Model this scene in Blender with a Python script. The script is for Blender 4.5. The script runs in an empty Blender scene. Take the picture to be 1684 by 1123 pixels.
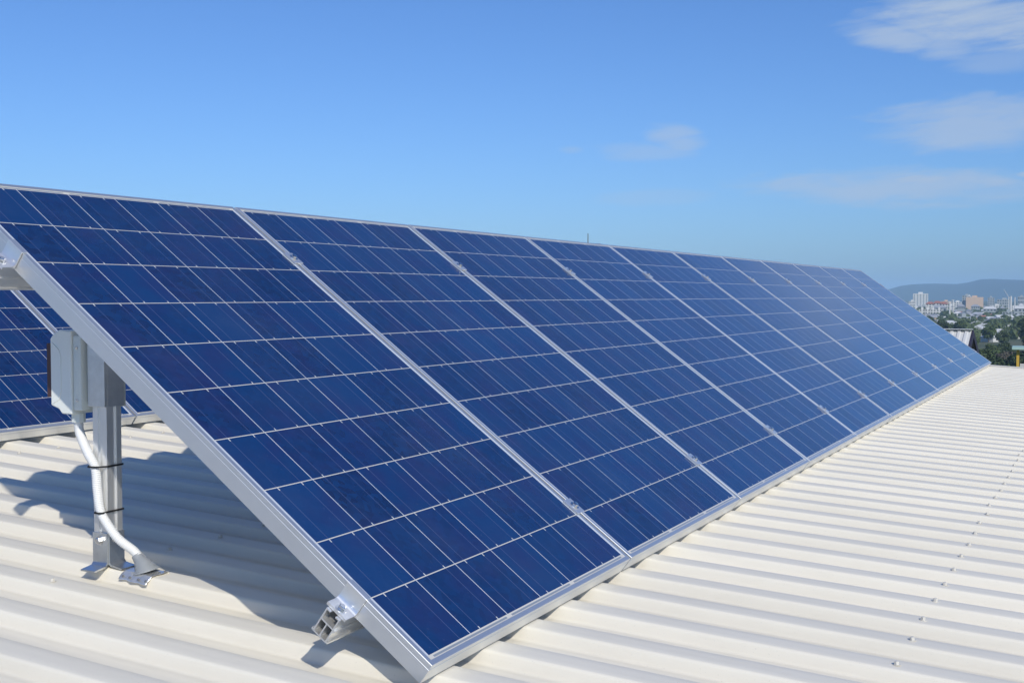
import bpy, bmesh, math, random
from mathutils import Vector, Matrix, noise

R = math.radians
scn = bpy.context.scene
col = scn.collection

# ------------------------------------------------------------------ camera
CAM = Vector((-1.81014, -1.11085, 0.68531))
F = 1900.8                                   # focal length in pixels of a 1684 wide frame
FWD = Vector((0.88603599, 0.46192869, -0.03952348)).normalized()
RIGHT = FWD.cross(Vector((0, 0, 1))).normalized()
UPV = RIGHT.cross(FWD).normalized()
cd = bpy.data.cameras.new('camera')
cd.sensor_width = 36.0
cd.lens = 36.0 * F / 1684.0
cd.clip_start = 0.05
cd.clip_end = 60000.0
cam = bpy.data.objects.new('camera', cd)
col.objects.link(cam)
m = Matrix((RIGHT, UPV, -FWD)).transposed().to_4x4()
m.translation = CAM
cam.matrix_world = m
scn.camera = cam

# ------------------------------------------------------------------ sky, sun, exposure
SUN = Vector((-0.5526, -0.5854, 0.5933)).normalized()
SUN_EL = math.asin(SUN.z)
SUN_ROT = math.atan2(SUN.x, SUN.y)
SKY_STRENGTH = 0.10
world = bpy.data.worlds.new('World')
scn.world = world
world.use_nodes = True

scn.view_settings.view_transform = 'Standard'
scn.view_settings.look = 'None'
scn.view_settings.exposure = 0.0
scn.view_settings.gamma = 1.0
scn.view_settings.use_curve_mapping = False

ld = bpy.data.lights.new('sun', 'SUN')
ld.energy = 3.6
ld.angle = R(0.55)
ld.color = (1.0, 0.94, 0.83)
lo = bpy.data.objects.new('sun', ld)
col.objects.link(lo)
lo.rotation_euler = (-SUN).to_track_quat('-Z', 'Y').to_euler()
lo.location = (0, 0, 40)

scn.cycles.max_bounces = 8
scn.cycles.diffuse_bounces = 4
scn.cycles.glossy_bounces = 4
scn.cycles.transmission_bounces = 2
scn.cycles.volume_bounces = 0
scn.cycles.caustics_reflective = True
scn.cycles.sample_clamp_indirect = 6.0
scn.cycles.use_denoising = True


class NT:
    """small helper for node trees"""
    def __init__(self, tree):
        self.t = tree
        self.n = tree.nodes
        self.l = tree.links

    def node(self, kind, **kw):
        nd = self.n.new(kind)
        for k, v in kw.items():
            setattr(nd, k, v)
        return nd

    def put(self, sock, val):
        if hasattr(val, 'is_output'):
            self.l.new(val, sock)
        elif val is not None:
            sock.default_value = val

    def math(self, op, a, b=None, c=None, clamp=False):
        nd = self.node('ShaderNodeMath', operation=op, use_clamp=clamp)
        self.put(nd.inputs[0], a)
        if b is not None:
            self.put(nd.inputs[1], b)
        if c is not None:
            self.put(nd.inputs[2], c)
        return nd.outputs[0]

    def vmath(self, op, a, b=None):
        nd = self.node('ShaderNodeVectorMath', operation=op)
        self.put(nd.inputs[0], a)
        if b is not None:
            self.put(nd.inputs[1], b)
        return nd.outputs['Value'] if op in ('DOT_PRODUCT', 'LENGTH') else nd.outputs[0]

    def mix(self, f, a, b, kind='MIX'):
        nd = self.node('ShaderNodeMix', data_type='RGBA', blend_type=kind)
        self.put(nd.inputs[0], f)
        for s, v in ((nd.inputs[6], a), (nd.inputs[7], b)):
            if isinstance(v, tuple) and len(v) == 3:
                v = (*v, 1.0)
            self.put(s, v)
        return nd.outputs[2]

    def noise(self, vec, scale, detail=3.0, rough=0.5, dist=0.0):
        nd = self.node('ShaderNodeTexNoise')
        self.put(nd.inputs['Vector'], vec)
        nd.inputs['Scale'].default_value = scale
        nd.inputs['Detail'].default_value = detail
        nd.inputs['Roughness'].default_value = rough
        nd.inputs['Distortion'].default_value = dist
        return nd.outputs['Fac']

    def ramp(self, f, lo_, hi_):
        nd = self.node('ShaderNodeMapRange', interpolation_type='SMOOTHSTEP')
        self.put(nd.inputs[0], f)
        nd.inputs[1].default_value = lo_
        nd.inputs[2].default_value = hi_
        return nd.outputs[0]


def direction(px, py):
    """unit ray of a pixel of the 1684x1123 frame"""
    return (FWD * F + RIGHT * (px - 842.0) - UPV * (py - 561.5)).normalized()


def far_point(px, py, dist):
    """world point at horizontal distance dist seen at that pixel"""
    d = direction(px, py)
    k = dist / math.hypot(d.x, d.y)
    return CAM + d * k


def build_world():
    g = NT(world.node_tree)
    g.n.clear()
    out = g.node('ShaderNodeOutputWorld')
    bg = g.node('ShaderNodeBackground')
    bg.inputs[1].default_value = SKY_STRENGTH
    sky = g.node('ShaderNodeTexSky', sky_type='NISHITA')
    sky.sun_disc = False
    sky.sun_elevation = SUN_EL
    sky.sun_rotation = SUN_ROT
    sky.altitude = 30.0
    sky.air_density = 1.0
    sky.dust_density = 0.9
    sky.ozone_density = 2.0
    tc = g.node('ShaderNodeTexCoord')
    dirv = tc.outputs['Generated']
    sep = g.node('ShaderNodeSeparateXYZ')
    g.put(sep.inputs[0], dirv)
    az = g.math('MULTIPLY', g.math('ARCTAN2', sep.outputs[1], sep.outputs[0]), 57.29578)
    el = g.math('MULTIPLY', g.math('ARCSINE', sep.outputs[2]), 57.29578)
    # streaky thin cloud: noise on azimuth / elevation, stretched sideways
    comb = g.node('ShaderNodeCombineXYZ')
    g.put(comb.inputs[0], g.math('MULTIPLY', az, 0.14))
    g.put(comb.inputs[1], g.math('ADD', g.math('MULTIPLY', el, 0.75), g.math('MULTIPLY', az, 0.05)))
    n1 = g.noise(comb.outputs[0], 1.0, 6.0, 0.55, 0.4)
    n2 = g.noise(comb.outputs[0], 2.6, 8.0, 0.66, 0.5)
    nn = g.math('ADD', g.math('MULTIPLY', n1, 0.6), g.math('MULTIPLY', n2, 0.4))
    total = None
    # each bank: azimuth, elevation, half sizes (deg), slope, strength
    for (a0, e0, sa, se, slope, st) in CLOUDS:
        da = g.math('SUBTRACT', az, a0)
        de = g.math('SUBTRACT', g.math('SUBTRACT', el, e0), g.math('MULTIPLY', da, slope))
        q = g.math('ADD', g.math('POWER', g.math('ABSOLUTE', g.math('DIVIDE', da, sa)), 2.0),
                   g.math('POWER', g.math('ABSOLUTE', g.math('DIVIDE', de, se)), 2.0))
        body = g.math('SUBTRACT', 1.0, q)
        v = g.math('ADD', body, g.math('MULTIPLY', g.math('SUBTRACT', nn, 0.5), 3.5))
        v = g.math('MULTIPLY', g.ramp(v, -0.05, 1.15), st)
        total = v if total is None else g.math('MAXIMUM', total, v)
    tinted = g.mix(1.0, sky.outputs[0], (0.53, 0.825, 1.30), 'MULTIPLY')
    cloud_col = g.mix(1.0, (4.4, 5.5, 7.2), (1, 1, 1), 'MULTIPLY')
    c = g.mix(total, tinted, cloud_col)
    g.put(bg.inputs[0], c)
    g.l.new(bg.outputs[0], out.inputs[0])


def azel(px, py):
    d = direction(px, py)
    return math.degrees(math.atan2(d.y, d.x)), math.degrees(math.asin(d.z))


CLOUDS = []
for (px, py, hw, hh, slope, st) in (
        (1610, 36, 215, 50, -0.14, 0.9), (1465, 60, 110, 26, -0.2, 0.75), (1560, 75, 60, 26, 0.0, 0.6), (1640, 103, 90, 22, 0.0, 0.34),
        (1605, 203, 225, 50, 0.0, 0.68), (1615, 160, 35, 14, 0.0, 0.4), (1110, 226, 62, 24, -0.1, 0.55), (1050, 250, 110, 18, -0.05, 0.36), (940, 247, 30, 8, 0.0, 0.3),
        (1500, 308, 310, 36, -0.03, 0.7), (1510, 296, 80, 13, 0.0, 0.9), (1640, 300, 70, 13, 0.0, 0.8), (1080, 326, 120, 17, 0.0, 0.22),
        (1690, 288, 26, 8, 0.0, 0.8)):
    a_, e_ = azel(px, py)
    k_ = 57.29578 / F
    CLOUDS.append((a_, e_, hw * k_ * 0.9, hh * k_, slope * -1.0, st))
build_world()


# ------------------------------------------------------------------ materials
def material(name, base, rough=0.6, metal=0.0, spec=0.5, vary=0.0, vscale=8.0, coat=0.0, bump=0.0, bscale=200.0):
    mt = bpy.data.materials.new(name)
    mt.use_nodes = True
    g = NT(mt.node_tree)
    p = g.n['Principled BSDF']
    p.inputs['Roughness'].default_value = rough
    p.inputs['Metallic'].default_value = metal
    p.inputs['Specular IOR Level'].default_value = spec
    p.inputs['Coat Weight'].default_value = coat
    tc = g.node('ShaderNodeTexCoord')
    nz = g.noise(tc.outputs['Object'], vscale, 5.0, 0.6)
    f = g.math('ADD', g.math('MULTIPLY', g.math('SUBTRACT', nz, 0.5), 2.0 * vary), 1.0)
    c = g.vmath('SCALE', (base[0], base[1], base[2]))
    sc = c.node
    g.put(sc.inputs['Scale'], f)
    g.put(p.inputs['Base Color'], c)
    if bump:
        b = g.node('ShaderNodeBump')
        b.inputs['Strength'].default_value = bump
        b.inputs['Distance'].default_value = 0.01
        g.put(b.inputs['Height'], g.noise(tc.outputs['Object'], bscale, 3.0))
        g.put(p.inputs['Normal'], b.outputs[0])
    return mt


M = {}
M['aluminium'] = material('anodised aluminium', (0.70, 0.72, 0.74), 0.37, 0.80, vary=0.05, vscale=14)
M['mill'] = material('mill finish aluminium', (0.84, 0.84, 0.83), 0.30, 0.80, vary=0.08, vscale=20)
M['galv'] = material('galvanised steel', (0.70, 0.72, 0.73), 0.32, 0.95, vary=0.16, vscale=45)
M['screw_paint'] = material('cream painted screw head', (0.62, 0.59, 0.52), 0.4, 0.0, vary=0.1)
M['steel'] = material('bright stainless steel', (0.75, 0.75, 0.74), 0.22, 1.0, vary=0.05)
M['box'] = material('grey plastic enclosure', (0.66, 0.70, 0.66), 0.5, 0.0, vary=0.05, vscale=12)
M['lid_white'] = material('pale plastic', (0.76, 0.79, 0.75), 0.45, vary=0.04)
M['switch'] = material('dark red switch plastic', (0.07, 0.035, 0.035), 0.5, vary=0.1)
M['dark_steel'] = material('weathered dark steel', (0.15, 0.16, 0.17), 0.6, 0.3)
M['black'] = material('black nylon', (0.012, 0.012, 0.013), 0.5)
M['conduit'] = material('white conduit plastic', (0.76, 0.77, 0.77), 0.4, vary=0.04, vscale=30)
M['rubber'] = material('grey rubber flashing', (0.27, 0.29, 0.31), 0.55, vary=0.12, vscale=40)
M['wall'] = material('pale wall sheet', (0.55, 0.54, 0.5), 0.7, vary=0.06, vscale=2)
M['backsheet'] = material('white backsheet', (0.75, 0.76, 0.77), 0.5)


# ------------------------------------------------------------------ roof geometry constants
SLOPE = math.tan(R(3.0))
RIB = 0.186
RIB_X0 = 0.113
RIB_SKEW = -0.015
RIB_H = 0.030


def roof_material():
    mt = bpy.data.materials.new('cream painted steel roof')
    mt.use_nodes = True
    g = NT(mt.node_tree)
    p = g.n['Principled BSDF']
    tc = g.node('ShaderNodeTexCoord')
    mp = g.node('ShaderNodeMapping')
    g.put(mp.inputs[0], tc.outputs['Object'])
    mp.inputs['Scale'].default_value = (1.0, 0.22, 1.0)
    a = g.noise(mp.outputs[0], 1.6, 6.0, 0.62)
    b = g.noise(mp.outputs[0], 26.0, 5.0, 0.7)
    d = g.noise(tc.outputs['Object'], 240.0, 2.0, 0.5)
    f = g.math('ADD', g.math('MULTIPLY', g.ramp(a, 0.35, 0.7), 0.55), g.math('MULTIPLY', g.ramp(b, 0.45, 0.75), 0.45))
    c = g.mix(f, (0.785, 0.74, 0.632), (0.725, 0.682, 0.58))
    c = g.mix(g.math('MULTIPLY', g.ramp(d, 0.66, 0.78), 0.35), c, (0.45, 0.43, 0.39))
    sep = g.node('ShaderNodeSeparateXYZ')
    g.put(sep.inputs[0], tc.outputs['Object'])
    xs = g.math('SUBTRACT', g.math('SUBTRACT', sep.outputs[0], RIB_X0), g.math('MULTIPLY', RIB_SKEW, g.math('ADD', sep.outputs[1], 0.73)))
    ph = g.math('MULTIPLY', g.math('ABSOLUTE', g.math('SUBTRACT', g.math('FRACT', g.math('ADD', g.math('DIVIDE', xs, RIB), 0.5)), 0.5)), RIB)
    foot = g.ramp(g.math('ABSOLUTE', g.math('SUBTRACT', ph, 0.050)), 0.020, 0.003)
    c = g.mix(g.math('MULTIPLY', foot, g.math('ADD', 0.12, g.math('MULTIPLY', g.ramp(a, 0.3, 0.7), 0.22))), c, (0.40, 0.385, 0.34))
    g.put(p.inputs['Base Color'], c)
    g.put(p.inputs['Roughness'], g.math('ADD', 0.44, g.math('MULTIPLY', b, 0.12)))
    p.inputs['Specular IOR Level'].default_value = 0.32
    bp = g.node('ShaderNodeBump')
    bp.inputs['Strength'].default_value = 0.25
    bp.inputs['Distance'].default_value = 0.02
    g.put(bp.inputs['Height'], g.noise(mp.outputs[0], 5.0, 2.0))
    g.put(p.inputs['Normal'], bp.outputs[0])
    return mt


M['roof'] = roof_material()

PW, PL = 0.990, 1.641            # one panel: 6 x 10 cells
PITCH = 1.0


def cell_material():
    mt = bpy.data.materials.new('polycrystalline cells under glass')
    mt.use_nodes = True
    g = NT(mt.node_tree)
    p = g.n['Principled BSDF']
    tc = g.node('ShaderNodeTexCoord')
    sep = g.node('ShaderNodeSeparateXYZ')
    g.put(sep.inputs[0], tc.outputs['Object'])
    u, v = sep.outputs[0], sep.outputs[1]
    oi = g.node('ShaderNodeObjectInfo')
    rnd = oi.outputs['Random']

    def axis(x, margin, pitch, cell, n):
        a = g.math('DIVIDE', g.math('SUBTRACT', x, margin), pitch)
        i = g.math('FLOOR', a)
        f = g.math('MULTIPLY', g.math('SUBTRACT', a, i), pitch)
        inside = g.math('MULTIPLY', g.math('LESS_THAN', f, cell),
                        g.math('MULTIPLY', g.math('GREATER_THAN', a, 0.0), g.math('LESS_THAN', a, float(n))))
        return a, i, f, inside
    ax, ix, fx, inx = axis(u, 0.0195, 0.159, 0.1567, 6)
    ay, iy, fy, iny = axis(v, 0.0225, 0.160, 0.1575, 10)
    incell = g.math('MULTIPLY', inx, iny)
    bus = g.math('MINIMUM', g.math('ABSOLUTE', g.math('SUBTRACT', fx, 0.039)),
                 g.math('ABSOLUTE', g.math('SUBTRACT', fx, 0.117)))
    rows = g.math('MULTIPLY', g.math('GREATER_THAN', ay, 0.0), g.math('LESS_THAN', ay, 10.0))
    isbus = g.math('MULTIPLY', g.math('LESS_THAN', bus, 0.0009), incell)
    par = g.math('ABSOLUTE', g.math('MODULO', ix, 2.0))
    low = g.math('LESS_THAN', fy, 0.0065)
    high = g.math('GREATER_THAN', fy, 0.1495)
    side = g.math('ADD', g.math('MULTIPLY', par, low), g.math('MULTIPLY', g.math('SUBTRACT', 1.0, par), high))
    tick = g.math('MULTIPLY', g.math('MULTIPLY', g.math('LESS_THAN', bus, 0.0014), side), incell)
    # per cell tone and crystal grain
    cv = g.node('ShaderNodeCombineXYZ')
    g.put(cv.inputs[0], ix)
    g.put(cv.inputs[1], iy)
    g.put(cv.inputs[2], g.math('MULTIPLY', rnd, 173.0))
    wn = g.node('ShaderNodeTexWhiteNoise', noise_dimensions='3D')
    g.put(wn.inputs['Vector'], cv.outputs[0])
    tone = wn.outputs['Value']
    seed = g.vmath('ADD', tc.outputs['Object'], g.vmath('MULTIPLY', cv.outputs[0], (3.17, 5.31, 0.77)))
    vo = g.node('ShaderNodeTexVoronoi')
    vo.inputs['Scale'].default_value = 62.0
    g.put(vo.inputs['Vector'], seed)
    grain = g.node('ShaderNodeSeparateXYZ')
    g.put(grain.inputs[0], vo.outputs['Color'])
    big = g.noise(seed, 9.0, 2.0, 0.5)
    base = g.mix(tone, CELL_A, CELL_B)
    base = g.mix(g.math('MULTIPLY', grain.outputs[0], 0.75), base, CELL_C)
    base = g.mix(g.math('MULTIPLY', g.ramp(big, 0.4, 0.75), 0.55), base, CELL_D)
    base = g.mix(g.math('MULTIPLY', isbus, 0.75), base, (0.075, 0.10, 0.21))
    base = g.mix(tick, base, (0.60, 0.62, 0.62))
    # white backsheet lines between the cells, with the grey ribbon along both short ends
    seg = g.math('MODULO', g.math('ADD', ax, 6.0), 2.0)
    inseg = g.math('MULTIPLY', g.math('GREATER_THAN', seg, 0.06), g.math('LESS_THAN', seg, 1.92))
    inseg = g.math('MULTIPLY', inseg, g.math('MULTIPLY', g.math('GREATER_THAN', ax, 0.0), g.math('LESS_THAN', ax, 6.0)))
    e0 = g.math('LESS_THAN', g.math('ABSOLUTE', g.math('SUBTRACT', v, 0.0165)), 0.0024)
    e1 = g.math('LESS_THAN', g.math('ABSOLUTE', g.math('SUBTRACT', v, PL - 0.0165)), 0.0024)
    rib = g.math('MULTIPLY', g.math('ADD', e0, e1), inseg)
    white = g.mix(iny, (0.58, 0.56, 0.51), (0.54, 0.58, 0.64))
    white = g.mix(rib, white, (0.24, 0.27, 0.31))
    c = g.mix(incell, white, base)
    # thin film of dust, a little heavier towards the lower edge
    dn = g.noise(tc.outputs['Object'], 3.0, 6.0, 0.65)
    dn2 = g.noise(tc.outputs['Object'], 90.0, 3.0, 0.6)
    dust = g.math('ADD', g.math('MULTIPLY', g.ramp(dn, 0.35, 0.8), 0.03), g.math('MULTIPLY', g.ramp(dn2, 0.62, 0.8), 0.04))
    c = g.mix(dust, c, (0.42, 0.41, 0.39))
    g.put(p.inputs['Base Color'], c)
    g.put(p.inputs['Roughness'], g.math('ADD', 0.10, g.math('MULTIPLY', dn, 0.08)))
    p.inputs['IOR'].default_value = 1.55
    p.inputs['Sheen Weight'].default_value = 0.27
    p.inputs['Sheen Roughness'].default_value = 0.22
    p.inputs['Sheen Tint'].default_value = (0.85, 0.9, 1.0, 1.0)
    p.inputs['Specular IOR Level'].default_value = 0.5
    return mt


CELL_A = (0.0040, 0.016, 0.070)
CELL_B = (0.0060, 0.040, 0.145)
CELL_C = (0.0045, 0.036, 0.135)
CELL_D = (0.017, 0.022, 0.105)
M['cells'] = cell_material()


# ------------------------------------------------------------------ mesh helpers
class MB:
    def __init__(self):
        self.v = []
        self.f = []
        self.mi = []

    def face(self, pts, mi=0):
        k = len(self.v)
        self.v += [tuple(p) for p in pts]
        self.f.append(tuple(range(k, k + len(pts))))
        self.mi.append(mi)

    def mesh(self, verts, faces, mi=0):
        k = len(self.v)
        self.v += [tuple(p) for p in verts]
        for f in faces:
            self.f.append(tuple(i + k for i in f))
            self.mi.append(mi)

    def box(self, lo_, hi_, mi=0, ch=0.0, mat=None):
        """axis box, optionally with chamfered edges, optionally transformed"""
        x0, y0, z0 = lo_
        x1, y1, z1 = hi_
        if ch <= 0:
            vs = [Vector((x, y, z)) for z in (z0, z1) for (x, y) in ((x0, y0), (x1, y0), (x1, y1), (x0, y1))]
            fs = [(3, 2, 1, 0), (4, 5, 6, 7), (0, 1, 5, 4), (1, 2, 6, 5), (2, 3, 7, 6), (3, 0, 4, 7)]
        else:
            bm = bmesh.new()
            bmesh.ops.create_cube(bm, size=1.0)
            for w in bm.verts:
                w.co = Vector((x0 + (w.co.x + .5) * (x1 - x0), y0 + (w.co.y + .5) * (y1 - y0), z0 + (w.co.z + .5) * (z1 - z0)))
            bmesh.ops.bevel(bm, geom=list(bm.edges), offset=ch, segments=2, affect='EDGES', profile=0.5)
            bm.verts.index_update()
            vs = [w.co.copy() for w in bm.verts]
            fs = [tuple(w.index for w in f.verts) for f in bm.faces]
            bm.free()
        if mat is not None:
            vs = [mat @ w for w in vs]
        self.mesh(vs, fs, mi)

    def prism(self, poly, z0, z1, mi=0, mat=None):
        n = len(poly)
        vs = [Vector((p[0], p[1], z0)) for p in poly] + [Vector((p[0], p[1], z1)) for p in poly]
        if mat is not None:
            vs = [mat @ w for w in vs]
        fs = [tuple(range(n - 1, -1, -1)), tuple(range(n, 2 * n))]
        fs += [(i, (i + 1) % n, n + (i + 1) % n, n + i) for i in range(n)]
        self.mesh(vs, fs, mi)

    def tube(self, pts, radii, n=12, mi=0, cap=True):
        pts = [Vector(p) for p in pts]
        rings = []
        t0 = (pts[1] - pts[0]).normalized()
        ref = Vector((0, 0, 1)) if abs(t0.z) < 0.9 else Vector((1, 0, 0))
        nx = t0.cross(ref).normalized()
        vs, fs = [], []
        for i, p in enumerate(pts):
            t = (pts[min(i + 1, len(pts) - 1)] - pts[max(i - 1, 0)]).normalized()
            nx = (nx - t * nx.dot(t)).normalized()
            ny = t.cross(nx)
            r = radii[i] if hasattr(radii, '__len__') else radii
            for k in range(n):
                a = 2 * math.pi * k / n
                vs.append(p + nx * (math.cos(a) * r) + ny * (math.sin(a) * r))
        for i in range(len(pts) - 1):
            for k in range(n):
                a, b = i * n + k, i * n + (k + 1) % n
                fs.append((a, b, b + n, a + n))
        if cap:
            fs.append(tuple(range(n - 1, -1, -1)))
            fs.append(tuple(range((len(pts) - 1) * n, len(pts) * n)))
        self.mesh(vs, fs, mi)

    def build(self, name, mats, parent=None, smooth=None):
        me = bpy.data.meshes.new(name)
        me.from_pydata(self.v, [], self.f)
        for mm in (mats if isinstance(mats, (list, tuple)) else [mats]):
            me.materials.append(mm)
        me.polygons.foreach_set('material_index', self.mi)
        me.update()
        if smooth is not None:
            me.polygons.foreach_set('use_smooth', [True] * len(me.polygons))
            if smooth < 3:
                me.set_sharp_from_angle(angle=smooth)
        o = bpy.data.objects.new(name, me)
        col.objects.link(o)
        if parent:
            o.parent = parent
        return o


def tag(o, label=None, cat=None, group=None, kind=None):
    if label:
        o['label'] = label
    if cat:
        o['category'] = cat
    if group:
        o['group'] = group
    if kind:
        o['kind'] = kind
    return o


def empty(name, loc=(0, 0, 0), rot=None, label=None, cat=None, group=None):
    o = bpy.data.objects.new(name, None)
    o.empty_display_size = 0.1
    col.objects.link(o)
    o.location = loc
    if rot is not None:
        o.rotation_euler = rot
    return tag(o, label, cat, group)


CHILDREN = {}


def copy_tree(o, parent=None):
    c = o.copy()
    col.objects.link(c)
    if parent:
        c.parent = parent
    for ch in [q for q in ALL_CHILDREN(o)]:
        copy_tree(ch, c)
    return c


def ALL_CHILDREN(o):
    return list(o.children)


def crest_z(y):
    return -0.042 + SLOPE * (y - 0.027)


def crest_x(k, y):
    return RIB_X0 + RIB * k + RIB_SKEW * (y + 0.73)


GROUND_Z = -25.0


# ------------------------------------------------------------------ the building we stand on
def rib_profile(n0, n1):
    """cross section points (x, h) from rib n0 to rib n1, crest at h = 0"""
    half = [(-0.090, 1.0), (-0.0500, 1.0), (-0.0462, 0.975), (-0.0437, 0.90), (-0.0420, 0.78), (-0.0376, 0.24), (-0.0358, 0.11), (-0.0332, 0.03), (-0.0295, 0.0), (-0.010, 0.0)]
    pts = []
    for k in range(n0, n1):
        cx = RIB * k
        for dx, h in half:
            pts.append((cx + dx, -RIB_H * h))
        for dx, h in reversed(half):
            pts.append((cx - dx, -RIB_H * h))
    return pts


def warehouse():
    root = empty('metal_roofed_building', (0, 0, 0), None,
                 'large building under the ribbed cream steel roof that carries the solar panels', 'building')
    prof = rib_profile(-50, 60)
    xmax = 11.16 - RIB_X0
    prof = [p for p in prof if p[0] < xmax]
    prof.append((xmax, -RIB_H))
    prof = [prof[0]] + [q for p, q in zip(prof, prof[1:]) if q[0] > p[0] + 1e-6]
    ys = [-13.0 + 0.5 * i for i in range(63)]           # up to y = 18 (ridge)
    b = MB()
    vs, fs = [], []
    n = len(prof)
    for y in ys:
        for (x, h) in prof:
            vs.append((RIB_X0 + x + RIB_SKEW * (y + 0.73), y, crest_z(y) + h))
    yr = ys[-1]
    for (x, h) in prof:                                   # far side of the ridge
        vs.append((RIB_X0 + x + RIB_SKEW * (yr + 0.73), 48.0, crest_z(yr) - 30 * SLOPE + h))
    for j in range(len(ys)):
        for i in range(n - 1):
            a = j * n + i
            fs.append((a, a + 1, a + n + 1, a + n))
    b.mesh(vs, fs)
    roof = b.build('roof', M['roof'], root, smooth=4)
    # screws along three purlin lines
    s = MB()
    s.tube([(0, 0, 0), (0, 0, 0.0012), (0, 0, 0.0013)], [0.0085, 0.0085, 0.0065], 12)
    s.tube([(0, 0, 0.0012), (0, 0, 0.0075), (0, 0, 0.0085)], [0.0058, 0.0055, 0.0035], 6)
    proto = s.build('roof_screw', M['screw_paint'], roof)
    first = True
    rng = random.Random(4)
    rows = [(-0.722, list(range(-3, 30))), (1.09, list(range(-3, 6))), (2.55, list(range(4, 12)))]
    for y, ks in rows:
        for k in ks:
            o = proto if first else proto.copy()
            if not first:
                col.objects.link(o)
            first = False
            yy = y + rng.uniform(-0.006, 0.006)
            o.location = (crest_x(k, yy) + rng.uniform(-0.006, 0.006), yy, crest_z(yy))
            o.rotation_euler = (R(3) + rng.uniform(-.1, .1), rng.uniform(-.12, .12), rng.uniform(0, 3))
    # gable flashing at the far end
    f = MB()
    xe = 11.16
    for (ya, yb) in ((-13.0, 18.0),):
        za, zb = crest_z(ya), crest_z(yb)
        sx = RIB_SKEW
        xa, xb = xe + sx * (ya + .73), xe + sx * (yb + .73)
        poly = [(-0.10, 0.004), (-0.10, 0.007), (0.045, 0.007), (0.045, -0.20), (0.042, -0.20), (0.042, 0.004)]
        vs = [(xa + p[0], ya, za + p[1]) for p in poly] + [(xb + p[0], yb, zb + p[1]) for p in poly]
        k = len(poly)
        f.mesh(vs, [tuple(range(k)), tuple(range(2 * k - 1, k - 1, -1))] + [(i, k + i, k + (i + 1) % k, (i + 1) % k) for i in range(k)])
    f.build('barge_flashing', M['roof'], root)
    w = MB()
    w.box((-9.0, -12.8, GROUND_Z), (11.05, 47.5, -0.95))
    w.box((10.95, -12.8, -0.95), (11.05, 17.8, -0.75))
    w.build('wall', M['wall'], root)
    return root


warehouse()

# ------------------------------------------------------------------ solar panels
TILT = math.asin(0.58602562)
V = Vector((0, math.cos(TILT), math.sin(TILT)))
N = Vector((0, -math.sin(TILT), math.cos(TILT)))
FRAME_H = 0.046


def array_matrix(y0, z0):
    mt = Matrix((Vector((1, 0, 0)), V, N)).transposed().to_4x4()
    mt.translation = (0, y0, z0)
    return mt


def make_panel():
    root = empty('solar_panel')
    f = MB()
    prof = [(0.0115, 0.0), (0.0010, 0.0), (0.0, -0.0010), (0.0, -0.0105), (0.0009, -0.0112), (0.0009, -0.0122), (0.0, -0.0129),
            (0.0, -FRAME_H), (0.030, -FRAME_H), (0.030, -FRAME_H + 0.002), (0.002, -FRAME_H + 0.002), (0.002, -0.008),
            (0.0115, -0.008)]
    n = len(prof)
    vs = []
    for (d, h) in prof:
        vs += [(d, d, h), (PW - d, d, h), (PW - d, PL - d, h), (d, PL - d, h)]
    fs = []
    for i in range(n):
        j = (i + 1) % n
        for c in range(4):
            c2 = (c + 1) % 4
            fs.append((i * 4 + c, i * 4 + c2, j * 4 + c2, j * 4 + c))
    f.mesh(vs, fs)
    f.build('frame', M['aluminium'], root)
    g = MB()
    a = 0.0022
    z1, z0 = -0.0016, -0.0066
    q = [(a, a), (PW - a, a), (PW - a, PL - a), (a, PL - a)]
    g.face([(x, y, z1) for x, y in q], 0)
    g.face([(x, y, z0) for x, y in reversed(q)], 1)
    for i in range(4):
        p0, p1 = q[i], q[(i + 1) % 4]
        g.face([(p0[0], p0[1], z0), (p1[0], p1[1], z0), (p1[0], p1[1], z1), (p0[0], p0[1], z1)], 1)
    g.build('cell_sheet', [M['cells'], M['backsheet']], root)
    j = MB()
    j.box((0.44, PL - 0.20, -0.030), (0.55, PL - 0.09, -0.0068), ch=0.003)
    j.build('junction_box', M['black'], root)
    return root


ORD = ['nearest', 'second', 'third', 'fourth', 'fifth', 'sixth', 'seventh', 'eighth', 'ninth', 'tenth', 'farthest']


def place(o, mtx, x):
    o.matrix_world = mtx @ Matrix.Translation((x, 0, 0))


A1 = array_matrix(0, 0)
ROW2_Y, ROW2_Z = 2.763, 0.148
A2 = array_matrix(ROW2_Y, ROW2_Z)
panel0 = make_panel()
rngp = random.Random(11)
for k in range(11):
    o = panel0 if k == 0 else copy_tree(panel0)
    mtx = A1 @ Matrix.Translation((k * PITCH, rngp.uniform(-.0015, .0015) if k else 0, rngp.uniform(-.0012, .0012) if k else 0))
    mtx = mtx @ Matrix.Rotation(rngp.uniform(-.0012, .0012) if k else 0, 4, 'Y')
    o.matrix_world = mtx
    if k == 0:
        lab = 'dark blue solar panel nearest the camera, its grey frame side in full view'
    elif k == 10:
        lab = 'pale reflecting solar panel at the far end of the front row'
    else:
        lab = ORD[k] + ' solar panel counting from the near end of the front row'
    tag(o, lab, 'solar panel', 'solar panels of the front row')
ROW2_X0 = -0.010
row2_labels = {0: 'rear row solar panel seen left of the box, at the left edge of the photo',
               1: 'rear row solar panel directly behind the grey switch box, left of the seam',
               2: 'rear row solar panel right of the switch box, seen under the front row',
               3: 'rear row solar panel mostly hidden behind the front row'}
for k in range(4):
    o = copy_tree(panel0)
    o.matrix_world = A2 @ Matrix.Translation((ROW2_X0 + k * PITCH, 0, 0))
    tag(o, row2_labels[k], 'solar panel', 'solar panels of the rear row')


# ------------------------------------------------------------------ rails with clamps
RAIL_W, RAIL_H = 0.037, 0.059


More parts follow.
